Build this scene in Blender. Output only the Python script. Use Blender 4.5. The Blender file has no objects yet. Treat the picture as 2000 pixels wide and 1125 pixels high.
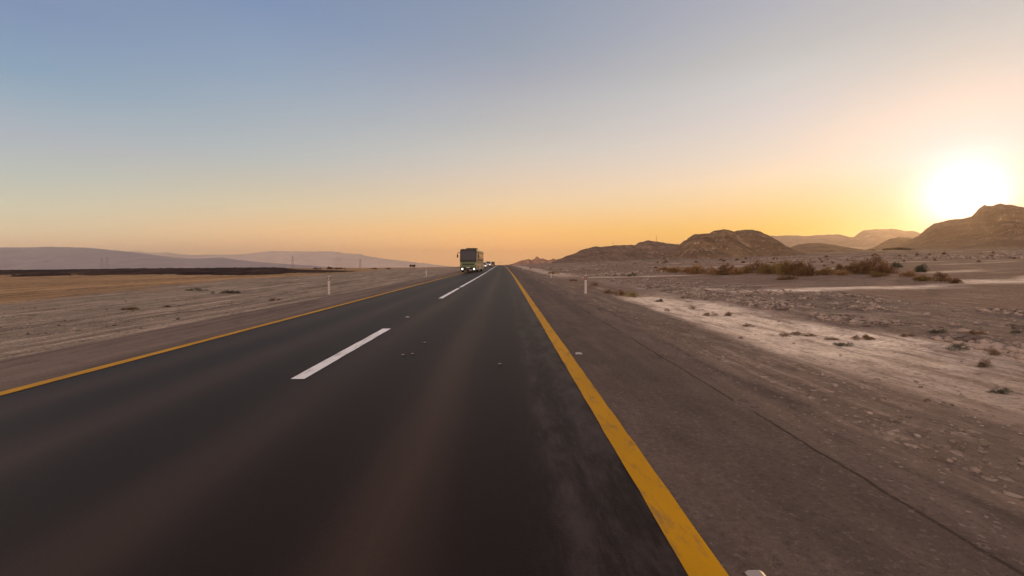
import bpy, bmesh, math, random
import numpy as np
from mathutils import Vector, Matrix

random.seed(7); RNG = np.random.default_rng(11)
S = bpy.context.scene
COL = S.collection
F, U0, V0, H = 850.0, 986.0, 512.0, 1.57      # focal length in photo pixels, axis, eye height

# ---------------------------------------------------------------- camera
cd = bpy.data.cameras.new('camera'); cam = bpy.data.objects.new('camera', cd); COL.objects.link(cam)
cam.location = (0, 0, H); cam.rotation_euler = (math.radians(90), 0, 0)
cd.sensor_width = 36; cd.lens = 36*F/2000.0
cd.shift_x = (1000-U0)/2000.0; cd.shift_y = (V0-562.5)/2000.0
cd.clip_start = 0.05; cd.clip_end = 60000
S.camera = cam

# ---------------------------------------------------------------- sky and sun
SUN = Vector((1.060, 1.0, 0.146)).normalized()
SUN_EL = math.asin(SUN.z); SUN_AZ = math.atan2(SUN.x, SUN.y)
W = bpy.data.worlds.new('World'); S.world = W; W.use_nodes = True
nt = W.node_tree; nt.nodes.clear()
def wn(t, **k):
    n = nt.nodes.new(t)
    for a, b in k.items(): setattr(n, a, b)
    return n
def wl(a, b): nt.links.new(a, b)
def wmath(op, a, b=None, c=None, clamp=False):
    n = wn('ShaderNodeMath', operation=op); n.use_clamp = clamp
    for i, x in enumerate((a, b, c)):
        if x is None: continue
        if isinstance(x, (int, float)): n.inputs[i].default_value = x
        else: wl(x, n.inputs[i])
    return n.outputs[0]
def wmix(blend, fac, a, b):
    n = wn('ShaderNodeMix', data_type='RGBA', blend_type=blend)
    if isinstance(fac, (int, float)): n.inputs[0].default_value = fac
    else: wl(fac, n.inputs[0])
    for i, x in ((6, a), (7, b)):
        if isinstance(x, tuple): n.inputs[i].default_value = (*x, 1)
        else: wl(x, n.inputs[i])
    return n.outputs[2]
out = wn('ShaderNodeOutputWorld'); bg = wn('ShaderNodeBackground'); wl(bg.outputs[0], out.inputs[0])
sky = wn('ShaderNodeTexSky', sky_type='NISHITA')
sky.sun_disc = False; sky.sun_elevation = SUN_EL; sky.sun_rotation = SUN_AZ
sky.air_density = 1.0; sky.dust_density = 2.2; sky.ozone_density = 2.0; sky.altitude = 0
tc = wn('ShaderNodeTexCoord'); nrm = wn('ShaderNodeVectorMath', operation='NORMALIZE'); wl(tc.outputs['Generated'], nrm.inputs[0]); DIR = nrm.outputs[0]
sep = wn('ShaderNodeSeparateXYZ'); wl(DIR, sep.inputs[0])
elev = wmath('MULTIPLY', wmath('ARCSINE', sep.outputs[2]), 180/math.pi)               # degrees above the horizon
def wdot(vec, v):
    n = wn('ShaderNodeVectorMath', operation='DOT_PRODUCT'); wl(vec, n.inputs[0]); n.inputs[1].default_value = v; return n.outputs['Value']
hor = wn('ShaderNodeVectorMath', operation='MULTIPLY'); wl(DIR, hor.inputs[0]); hor.inputs[1].default_value = (1, 1, 0)
horn = wn('ShaderNodeVectorMath', operation='NORMALIZE'); wl(hor.outputs[0], horn.inputs[0])
SH = Vector((SUN.x, SUN.y, 0)).normalized()
azd = wmath('MULTIPLY', wmath('ARCCOSINE', wmath('MINIMUM', wdot(horn.outputs[0], SH), 1.0)), 180/math.pi)   # degrees of azimuth away from the sun
sund = wmath('MULTIPLY', wmath('ARCCOSINE', wmath('MINIMUM', wdot(DIR, SUN), 1.0)), 180/math.pi)             # degrees away from the sun
def lin(c): return tuple((x/255/12.92 if x/255 <= .04045 else ((x/255+.055)/1.055)**2.4) for x in c)
SKY = {  # stops high above the view and the rear ramp are raised to light the ground
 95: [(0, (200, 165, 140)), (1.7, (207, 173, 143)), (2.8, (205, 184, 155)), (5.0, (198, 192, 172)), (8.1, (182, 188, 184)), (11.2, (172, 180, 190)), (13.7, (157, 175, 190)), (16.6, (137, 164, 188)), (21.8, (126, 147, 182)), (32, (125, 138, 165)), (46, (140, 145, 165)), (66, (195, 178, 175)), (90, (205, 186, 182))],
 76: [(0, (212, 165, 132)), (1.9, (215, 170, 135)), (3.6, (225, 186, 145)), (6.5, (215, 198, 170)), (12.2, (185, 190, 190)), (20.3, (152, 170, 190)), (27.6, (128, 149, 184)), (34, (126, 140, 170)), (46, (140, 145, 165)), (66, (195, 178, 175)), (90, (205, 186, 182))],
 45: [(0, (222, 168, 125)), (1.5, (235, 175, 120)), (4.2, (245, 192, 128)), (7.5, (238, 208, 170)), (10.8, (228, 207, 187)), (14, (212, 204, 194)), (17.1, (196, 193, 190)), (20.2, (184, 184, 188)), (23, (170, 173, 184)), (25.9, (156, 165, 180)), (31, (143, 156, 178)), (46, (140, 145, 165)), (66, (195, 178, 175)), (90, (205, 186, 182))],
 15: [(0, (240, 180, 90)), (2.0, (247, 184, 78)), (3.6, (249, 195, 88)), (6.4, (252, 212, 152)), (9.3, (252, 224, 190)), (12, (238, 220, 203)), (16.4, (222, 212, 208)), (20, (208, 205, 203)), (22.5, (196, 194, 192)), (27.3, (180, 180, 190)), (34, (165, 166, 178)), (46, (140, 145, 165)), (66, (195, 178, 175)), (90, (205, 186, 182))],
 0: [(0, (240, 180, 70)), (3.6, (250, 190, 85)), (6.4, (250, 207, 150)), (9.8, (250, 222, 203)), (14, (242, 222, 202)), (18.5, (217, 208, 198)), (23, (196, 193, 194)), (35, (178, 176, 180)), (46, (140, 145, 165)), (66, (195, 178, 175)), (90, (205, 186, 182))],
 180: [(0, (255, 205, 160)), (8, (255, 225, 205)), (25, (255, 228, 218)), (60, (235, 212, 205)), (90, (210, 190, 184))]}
def skyramp(st):
    n = wn('ShaderNodeValToRGB'); cr = n.color_ramp
    while len(cr.elements) < len(st): cr.elements.new(.5)
    for e, (p, c) in zip(cr.elements, st): e.position = p/90; e.color = (*lin(c), 1)
    wl(wmath('DIVIDE', elev, 90.0, clamp=True), n.inputs[0]); return n.outputs[0]
def wsm(v, a, b):
    n = wn('ShaderNodeMapRange'); wl(v, n.inputs[0]); n.inputs[1].default_value = a; n.inputs[2].default_value = b; return n.outputs[0]
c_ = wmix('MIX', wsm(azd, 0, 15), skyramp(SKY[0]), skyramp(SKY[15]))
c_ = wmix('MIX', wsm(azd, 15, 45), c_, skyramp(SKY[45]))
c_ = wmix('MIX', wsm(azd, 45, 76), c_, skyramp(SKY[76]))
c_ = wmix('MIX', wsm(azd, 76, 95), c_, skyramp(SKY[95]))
# unseen rear sky boosted to light the ground; low sky lifted against the haze
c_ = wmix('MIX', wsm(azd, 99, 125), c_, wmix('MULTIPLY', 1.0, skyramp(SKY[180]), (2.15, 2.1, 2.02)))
kk = wmix('MIX', wsm(azd, 10, 45), (0, 0, 0), (.80, .60, .10)); kk = wmix('MIX', wsm(azd, 45, 92), kk, (.78, .76, .50))
kk = wmix('MULTIPLY', 1.0, kk, wmix('MIX', wmath('EXPONENT', wmath('DIVIDE', elev, -4.2), clamp=True), (0, 0, 0), (1, 1, 1)))
c_ = wmix('MULTIPLY', 1.0, c_, wmix('ADD', 1.0, kk, (1, 1, 1)))
g1 = wmath('DIVIDE', sund, 2.7); g1 = wmath('EXPONENT', wmath('MULTIPLY', wmath('MULTIPLY', g1, g1), -1.0))
g3 = wmath('DIVIDE', sund, 7.0); g3 = wmath('EXPONENT', wmath('MULTIPLY', wmath('MULTIPLY', g3, g3), -1.0))
c_ = wmix('ADD', 1.0, c_, wmix('MULTIPLY', 1.0, wmix('MIX', g3, (0, 0, 0), (1, 1, 1)), (.05, .05, .27)))
g2 = wmath('EXPONENT', wmath('DIVIDE', sund, -4.0))
c_ = wmix('ADD', 1.0, c_, wmix('MULTIPLY', 1.0, wmix('MIX', g1, (0, 0, 0), (1, 1, 1)), (1.3, 1.15, 1.2)))
c_ = wmix('ADD', 1.0, c_, wmix('MULTIPLY', 1.0, wmix('MIX', g2, (0, 0, 0), (1, 1, 1)), (.15, .03, .0)))
nis = wmix('MULTIPLY', 1.0, sky.outputs[0], (.1, .1, .1))
base = wmix('MIX', 0.03, c_, nis)
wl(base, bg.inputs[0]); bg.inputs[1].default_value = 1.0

sl = bpy.data.lights.new('sun', 'SUN'); so = bpy.data.objects.new('sun', sl); COL.objects.link(so)
so.rotation_euler = (-SUN).to_track_quat('-Z', 'Y').to_euler(); so.location = (0, 0, 50)
sl.energy = 1.0; sl.angle = math.radians(2.0); sl.color = (1.0, 0.60, 0.24)

S.view_settings.view_transform = 'Standard'; S.view_settings.look = 'None'
S.view_settings.exposure = 0.0; S.view_settings.gamma = 1.0
try: S.view_settings.use_curve_mapping = False
except Exception: pass
S.cycles.use_denoising = True
S.cycles.volume_bounces = 0
S.cycles.max_bounces = 5
S.cycles.use_adaptive_sampling = True; S.cycles.adaptive_threshold = 0.01

# ---------------------------------------------------------------- helpers
def tag(o, label=None, cat=None, group=None, kind=None):
    if label: o['label'] = label
    if cat: o['category'] = cat
    if group: o['group'] = group
    if kind: o['kind'] = kind
    return o
def empty(name, loc=(0, 0, 0), rz=0.0, scale=1.0):
    o = bpy.data.objects.new(name, None); COL.objects.link(o)
    o.location = loc; o.rotation_euler = (0, 0, rz); o.empty_display_size = .3
    o.scale = (scale,)*3
    return o
def link(name, me, mat=None, parent=None, smooth=False):
    if mat is not None: me.materials.append(mat)
    if smooth: me.polygons.foreach_set('use_smooth', [True]*len(me.polygons))
    o = bpy.data.objects.new(name, me); COL.objects.link(o)
    if parent: o.parent = parent
    return o
def np_mesh(name, V, Fq, k=4):
    me = bpy.data.meshes.new(name); V = np.asarray(V, np.float32); Fq = np.asarray(Fq, np.int32)
    me.vertices.add(len(V)); me.vertices.foreach_set('co', V.ravel())
    me.loops.add(Fq.size); me.loops.foreach_set('vertex_index', Fq.ravel())
    me.polygons.add(len(Fq)); me.polygons.foreach_set('loop_start', np.arange(0, Fq.size, k, dtype=np.int32))
    me.update(calc_edges=True); me.validate()
    return me
def grid_faces(nr, nc):
    i = np.arange(nr-1)[:, None]*nc + np.arange(nc-1)[None, :]
    return np.stack([i, i+1, i+nc+1, i+nc], -1).reshape(-1, 4)
class MB:
    """collects simple shapes, then builds one mesh object"""
    def __init__(s): s.bm = bmesh.new()
    def box(s, x0, x1, y0, y1, z0, z1, bev=0.0, seg=2):
        r = bmesh.ops.create_cube(s.bm, size=1.0)
        M = Matrix.Translation(((x0+x1)/2, (y0+y1)/2, (z0+z1)/2)) @ Matrix.Diagonal((x1-x0, y1-y0, z1-z0, 1))
        bmesh.ops.transform(s.bm, matrix=M, verts=r['verts'])
        if bev > 0:
            e = list({e for v in r['verts'] for e in v.link_edges})
            bmesh.ops.bevel(s.bm, geom=e, offset=bev, segments=seg, profile=.5, affect='EDGES')
        return s
    def poly(s, pts):
        s.bm.faces.new([s.bm.verts.new(p) for p in pts]); return s
    def prism(s, pts2, a0, a1, axis='x'):
        """extrude a closed (p,q) outline along an axis; axis x: (y,z); axis y: (x,z); axis z: (x,y)"""
        def mk(p, a): return {'x': (a, p[0], p[1]), 'y': (p[0], a, p[1]), 'z': (p[0], p[1], a)}[axis]
        A = [s.bm.verts.new(mk(p, a0)) for p in pts2]; B = [s.bm.verts.new(mk(p, a1)) for p in pts2]
        n = len(pts2)
        s.bm.faces.new(A); s.bm.faces.new(B[::-1])
        for i in range(n): s.bm.faces.new((A[i], B[i], B[(i+1) % n], A[(i+1) % n]))
        return s
    def tube(s, pts, r0, r1=None, n=6):
        r1 = r0 if r1 is None else r1
        rings = []
        for i, p in enumerate(pts):
            p = Vector(p); a = Vector(pts[max(i-1, 0)]); b = Vector(pts[min(i+1, len(pts)-1)])
            d = (b-a).normalized(); q = d.to_track_quat('Z', 'Y')
            r = r0+(r1-r0)*i/(len(pts)-1)
            rings.append([s.bm.verts.new(p+q @ Vector((r*math.cos(2*math.pi*k/n), r*math.sin(2*math.pi*k/n), 0))) for k in range(n)])
        for a, b in zip(rings, rings[1:]):
            for k in range(n): s.bm.faces.new((a[k], a[(k+1) % n], b[(k+1) % n], b[k]))
        s.bm.faces.new(rings[0][::-1]); s.bm.faces.new(rings[-1])
        return s
    def cyl(s, c, r, h, axis='x', n=24):
        d = {'x': Vector((1, 0, 0)), 'y': Vector((0, 1, 0)), 'z': Vector((0, 0, 1))}[axis]
        return s.tube([Vector(c)-d*h/2, Vector(c)+d*h/2], r, r, n)
    def build(s, name, mat, parent=None, smooth=False):
        bmesh.ops.recalc_face_normals(s.bm, faces=s.bm.faces)
        me = bpy.data.meshes.new(name); s.bm.to_mesh(me); s.bm.free()
        return link(name, me, mat, parent, smooth)

# numpy noise
def _h(ix, iy, seed):
    n = (ix.astype(np.int64)*374761393 + iy.astype(np.int64)*668265263 + seed*974711) & 0xffffffff
    n = ((n ^ (n >> 13))*1274126177) & 0xffffffff
    n = (n ^ (n >> 16)) & 0xffffffff
    return n/4294967295.0
def vnoise(x, y, seed=0):
    x = np.asarray(x, float); y = np.asarray(y, float)
    ix = np.floor(x); iy = np.floor(y); fx = x-ix; fy = y-iy
    fx = fx*fx*(3-2*fx); fy = fy*fy*(3-2*fy)
    a = _h(ix, iy, seed); b = _h(ix+1, iy, seed); c = _h(ix, iy+1, seed); d = _h(ix+1, iy+1, seed)
    return (a*(1-fx)+b*fx)*(1-fy)+(c*(1-fx)+d*fx)*fy
def fbm(x, y, seed=0, o=5, g=.5):
    s = 0; a = 1; t = 0
    for i in range(o):
        s = s+a*(vnoise(x, y, seed+i)*2-1); t += a; a *= g; x = x*2.03+17.1; y = y*2.03-9.3
    return s/t
def sst(a, b, x):
    t = np.clip((x-a)/(b-a), 0, 1); return t*t*(3-2*t)

# ---------------------------------------------------------------- terrain shape
UV_H = [(-1200, 531), (-300, 528), (0, 527), (400, 524.5), (560, 523.3), (700, 523), (800, 522.5), (880, 521), (950, 519),
        (1000, 517), (1050, 514), (1100, 511.5), (1200, 508), (1300, 504), (1400, 501), (1500, 497), (1600, 493),
        (1700, 489), (1800, 486), (1900, 484), (2000, 482), (2400, 476), (3000, 474)]
GU = np.array([(u-U0)/F for u, v in UV_H]); GV = np.array([(V0-v)/F for u, v in UV_H])
def road_z(Y):
    Y = np.asarray(Y, float)
    q = np.clip(Y-150, 0, 375); r = np.clip(Y-525, 0, None)
    return -2e-5*q*q - 0.015*r
def road_x(Y):
    Y = np.asarray(Y, float); q = np.clip(Y-35, 0, 30)
    return -0.006*(q*q/60 + np.clip(Y-65, 0, None))
XL, XW, XR, EL, ER = -6.0, -2.78, 1.02, -8.12, 3.4
def terrain(X, Y, fine=True):
    X = np.asarray(X, float); Y = np.asarray(Y, float)
    x = X-road_x(Y); rz = road_z(Y)
    Yp = np.maximum(Y, 1.0)
    far = Yp*np.interp(np.clip(X/Yp, -2, 2.2), GU, GV)
    d = np.where(x > 0, x-ER, EL-x)                       # distance outside the pavement
    w = sst(0, 45, d)*sst(-40, 25, Y)
    near = rz - 0.025 - 0.20*sst(0.3, 3.0, d)*np.where(x > 0, 1, .7)
    z = near*(1-w)+far*w
    if fine:
        a = sst(0.1, 3, d)
        z = z + a*(0.05*fbm(x/1.1, Y/2.3, 3, 4) + 0.13*sst(3, 20, d)*fbm(x/7, Y/9, 5, 4)
                   + 0.9*sst(30, 160, d)*fbm(x/60, Y/80, 8, 5) + 0.012*fbm(x/.22, Y/.5, 21, 2))
        # a low bank of dug gravel beyond the pale wash
        z = z + a*0.16*np.exp(-((x-10.2-.6*np.sin(Y*.3))/1.3)**2)*sst(4, 9, Y)*(1-sst(28, 45, Y))*(.7+.6*fbm(x, Y, 31, 3))
    inside = sst(-0.35, -0.02, d)
    return np.where(d < 0, rz-0.10+0.075*inside, z)
def tz(X, Y): return float(terrain(np.array([X]), np.array([Y]))[0])
def hit(u, v, ymax=3000):
    """where the view ray through a photo pixel meets the ground"""
    Ys = np.geomspace(2, ymax, 4000); Xs = (u-U0)/F*Ys; zr = H+(V0-v)/F*Ys
    k = np.argmax(terrain(Xs, Ys) >= zr)
    if k == 0: k = len(Ys)-1
    return Xs[k], Ys[k], float(terrain(Xs[k:k+1], Ys[k:k+1])[0])

# ---------------------------------------------------------------- material helper
class Mat:
    def __init__(s, name, rough=.8, spec=.3, color=None, metal=0.0):
        s.m = bpy.data.materials.new(name); s.m.use_nodes = True; s.t = s.m.node_tree; s.n = s.t.nodes
        s.b = s.n['Principled BSDF']; s.b.inputs['Roughness'].default_value = rough
        s.b.inputs['Specular IOR Level'].default_value = spec; s.b.inputs['Metallic'].default_value = metal
        if color: s.b.inputs['Base Color'].default_value = (*color, 1)
    def new(s, t, **k):
        n = s.n.new(t)
        for a, b in k.items(): setattr(n, a, b)
        return n
    def set(s, inp, x):
        if x is None: return
        if isinstance(x, tuple): inp.default_value = (*x, 1) if len(inp.default_value) == 4 else x
        elif isinstance(x, (int, float)): inp.default_value = x
        else: s.t.links.new(x, inp)
    def math(s, op, a, b=None, c=None, clamp=False):
        n = s.new('ShaderNodeMath', operation=op); n.use_clamp = clamp
        for i, x in enumerate((a, b, c)): s.set(n.inputs[i], x)
        return n.outputs[0]
    def mix(s, f, a, b, blend='MIX'):
        n = s.new('ShaderNodeMix', data_type='RGBA', blend_type=blend)
        s.set(n.inputs[0], f); s.set(n.inputs[6], a); s.set(n.inputs[7], b); return n.outputs[2]
    def geo(s): return s.new('ShaderNodeNewGeometry').outputs['Position']
    def obj(s): return s.new('ShaderNodeTexCoord').outputs['Object']
    def scale(s, vec, sc):
        n = s.new('ShaderNodeVectorMath', operation='MULTIPLY'); s.t.links.new(vec, n.inputs[0]); n.inputs[1].default_value = sc; return n.outputs[0]
    def noise(s, vec, sc=1.0, det=4, rough=.55, dist=0.0):
        n = s.new('ShaderNodeTexNoise'); s.t.links.new(vec, n.inputs['Vector'])
        n.inputs['Scale'].default_value = sc; n.inputs['Detail'].default_value = det
        n.inputs['Roughness'].default_value = rough; n.inputs['Distortion'].default_value = dist
        return n.outputs['Fac']
    def vor(s, vec, sc, out='Distance'):
        n = s.new('ShaderNodeTexVoronoi'); s.t.links.new(vec, n.inputs['Vector']); n.inputs['Scale'].default_value = sc
        return n.outputs[out]
    def ramp(s, f, stops, interp='LINEAR'):
        n = s.new('ShaderNodeValToRGB'); cr = n.color_ramp; cr.interpolation = interp
        while len(cr.elements) < len(stops): cr.elements.new(.5)
        for e, (p, c) in zip(cr.elements, stops):
            e.position = p; e.color = (c, c, c, 1) if isinstance(c, (int, float)) else (*c, 1)
        s.t.links.new(f, n.inputs[0]); return n.outputs[0]
    def mr(s, v, a, b, c=0.0, d=1.0):
        n = s.new('ShaderNodeMapRange'); n.interpolation_type = 'SMOOTHSTEP'
        s.set(n.inputs[0], v)
        for i, x in enumerate((a, b, c, d)): n.inputs[i+1].default_value = x
        return n.outputs[0]
    def attr(s, name, o='Fac'):
        return s.new('ShaderNodeAttribute', attribute_name=name).outputs[o]
    def bump(s, h, strength=.5, dist=.02):
        n = s.new('ShaderNodeBump'); s.t.links.new(h, n.inputs['Height'])
        n.inputs['Strength'].default_value = strength; n.inputs['Distance'].default_value = dist
        s.t.links.new(n.outputs[0], s.b.inputs['Normal']); return n
    def color(s, x): s.set(s.b.inputs['Base Color'], x); return s
    def rough(s, x): s.set(s.b.inputs['Roughness'], x); return s

# ---------------------------------------------------------------- ground
def build_ground():
    def axis(a, lo, hi, n, c=0.0):
        s0, s1 = math.asinh((lo-c)/a), math.asinh((hi-c)/a)
        return c+a*np.sinh(np.linspace(s0, s1, n))
    xs = np.unique(np.concatenate([axis(4.0, -24000, 24000, 540), [EL-.02, EL+.1, EL-.15, ER+.02, ER-.1, ER+.15]]))
    ys = axis(7.0, -80, 24000, 740, 6.0)
    Xc, Yc = np.meshgrid(xs, ys); Xw = Xc+road_x(Yc)
    Z = terrain(Xw, Yc)
    me = np_mesh('ground', np.stack([Xw, Yc, Z], -1).reshape(-1, 3), grid_faces(len(ys), len(xs)))
    x = Xc.ravel(); y = Yc.ravel()
    wob = fbm(x/5, y/7, 40, 4); wob2 = fbm(x/1.6, y/3.5, 44, 4)
    def band(v, a, b, e): return sst(a-e, a+e, v)*(1-sst(b-e, b+e, v))
    # pale wind-blown sand in the wash that runs along the right verge
    sand = band(x+1.1*wob+.5*wob2, 5.6, 9.2, .55)*(1-sst(19, 26, y+4*wob))*(.15+.85*sst(4.5, 10.5, y+1.5*wob+.25*(9-x)))
    sand2 = band(x+2*wob, 6.0, 9.0, 1.0)*sst(45, 60, y)*.5
    far_pale = (x > 12)*band(y+6*wob+.1*(x-20), 23, 27, 1.2)*sst(.0, .4, fbm(x/9, y/3, 60, 3)+.1)
    streak = (x > 9)*sst(.30, .5, fbm(x/12, y/2.4, 61, 4))*sst(10, 22, y)*.6
    pale = np.clip(np.maximum.reduce([sand, sand2, far_pale, streak]), 0, 1)
    gravel = np.maximum(band(x+.9*wob, 9.6, 17, 1.0)*(1-sst(30, 42, y)), band(x+.5*wob2, 3.4, 5.3, .4)*.8)
    track = np.maximum(band(x+.8*wob, 8.4, 10.6, .6)*band(y, 18, 46, 5), band(x+.4*wob, -16.3, -14.9, .25)*sst(30, 45, y)*1.0)
    fe = -20-.22*np.clip(y-20, 0, 400)+(3+.03*np.clip(y, 0, 200))*wob
    field = sst(0, 3, fe-x)*sst(-30, 5, y)
    for nme, a in (('pale', pale), ('gravel', gravel), ('track', track), ('field', field), ('leftside', 1.0*(x < -5)), ('verge', band(x+.35*wob2, 3.0, 4.0, .35)), ('plain', sst(30, 120, np.abs(x))*(x > 0)*(.75+.25*wob)), ('rx', None)):
        at = me.attributes.new(nme, 'FLOAT', 'POINT'); at.data.foreach_set('value', (x if a is None else a).astype(np.float32))
    M = Mat('desert_ground', rough=.95, spec=.1)
    P = M.geo()
    n1 = M.noise(P, .35, 6, .6); n2 = M.noise(M.scale(P, (1, .55, 1)), 2.2, 6, .65); n3 = M.noise(P, 14, 4, .7)
    stk = M.noise(M.scale(P, (2.6, .22, 1)), 1.0, 5, .65)
    nf = M.noise(P, .012, 6, .6); nm = M.noise(M.scale(P, (.3, 1, 1)), .25, 6, .65)
    c = M.mix(M.ramp(n1, [(.3, 0.), (.7, 1.)]), (.142, .098, .075), (.196, .145, .116))
    c = M.mix(M.ramp(nm, [(.38, 0.), (.62, 1.)]), c, (.125, .078, .060))
    c = M.mix(M.ramp(nf, [(.35, .5), (.65, 0.)]), c, (.13, .09, .072))
    c = M.mix(M.attr('gravel'), c, M.mix(M.ramp(n2, [(.3, 0.), (.7, 1.)]), (.088, .066, .057), (.165, .125, .105)))
    c = M.mix(M.attr('track'), c, (.19, .145, .12))
    c = M.mix(M.attr('verge'), c, M.mix(M.ramp(n2, [(.3, 0.), (.7, 1.)]), (.095, .068, .055), (.15, .112, .092)))
    c = M.mix(M.attr('plain'), c, M.mix(M.ramp(M.noise(M.scale(P, (.12, .5, 1)), .25, 8, .75), [(.42, 0.), (.58, 1.)]), (.042, .026, .020), (.115, .080, .062)))
    pale = M.math('MULTIPLY', M.attr('pale'), M.ramp(M.noise(M.scale(P, (1.6, .7, 1)), 1.1, 7, .7), [(.30, .15), (.52, 1.)]))
    c = M.mix(pale, c, M.mix(M.ramp(n2, [(.35, 0.), (.65, 1.)]), (.52, .425, .345), (.72, .605, .49)))
    lf = M.mix(M.ramp(n2, [(.3, 0.), (.7, 1.)]), (.128, .100, .076), (.250, .203, .158))
    ls = M.noise(M.scale(P, (1.5, .07, 1)), 1.0, 6, .68)
    lf = M.mix(M.ramp(ls, [(.38, .9), (.48, 0.)]), lf, (.085, .063, .050)); lf = M.mix(M.ramp(ls, [(.53, 0.), (.64, .8)]), lf, (.36, .285, .225))
    c = M.mix(M.math('MULTIPLY', M.attr('leftside'), .9), c, lf)
    # dry stubble field on the left, in strips along the road
    fs = M.noise(M.scale(P, (.22, .003, 0)), 1.0, 5, .75)
    fc = M.ramp(fs, [(.30, (.11, .065, .030)), (.41, (.27, .16, .068)), (.455, (.07, .040, .018)), (.49, (.36, .215, .095)), (.525, (.075, .043, .020)), (.555, (.30, .18, .08)), (.60, (.40, .25, .125)), (.7, (.20, .12, .055))])
    c = M.mix(M.attr('field'), c, fc)
    # clods, pebbles and dark specks of several sizes
    cl = M.noise(M.scale(P, (1, .8, 1)), 1.6, 8, .74)
    c = M.mix(M.math('MULTIPLY', M.ramp(cl, [(.34, 1.), (.45, 0.)]), M.math('SUBTRACT', .75, M.math('MULTIPLY', M.attr('pale'), .35))), c, (.055, .037, .029))
    c = M.mix(M.ramp(cl, [(.58, 0.), (.70, .6)]), c, (.33, .255, .21))
    c = M.mix(M.ramp(stk, [(.34, .5), (.46, 0.)]), c, (.075, .052, .042))
    c = M.mix(M.ramp(stk, [(.56, 0.), (.68, .5)]), c, (.34, .26, .21))
    pc = M.vor(P, 14.0, 'Color'); peb = M.vor(P, 14.0)
    c = M.mix(M.ramp(pc, [(.05, .55), (.25, 0.), (.8, 0.), (.95, .0)]), c, (.06, .042, .035))
    c = M.mix(M.ramp(pc, [(.80, .0), (.95, .5)]), c, (.38, .30, .25))
    c = M.mix(M.ramp(n3, [(.3, .55), (.5, 0.)]), c, (.06, .042, .034))
    M.color(c)
    h = M.math('ADD', M.math('MULTIPLY', n3, .6), M.math('ADD', M.math('MULTIPLY', n2, 1.2), M.math('MULTIPLY', peb, -.5)))
    M.bump(h, .9, .07)
    o = link('ground', me, M.m, smooth=True); tag(o, kind='structure')
build_ground()

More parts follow.
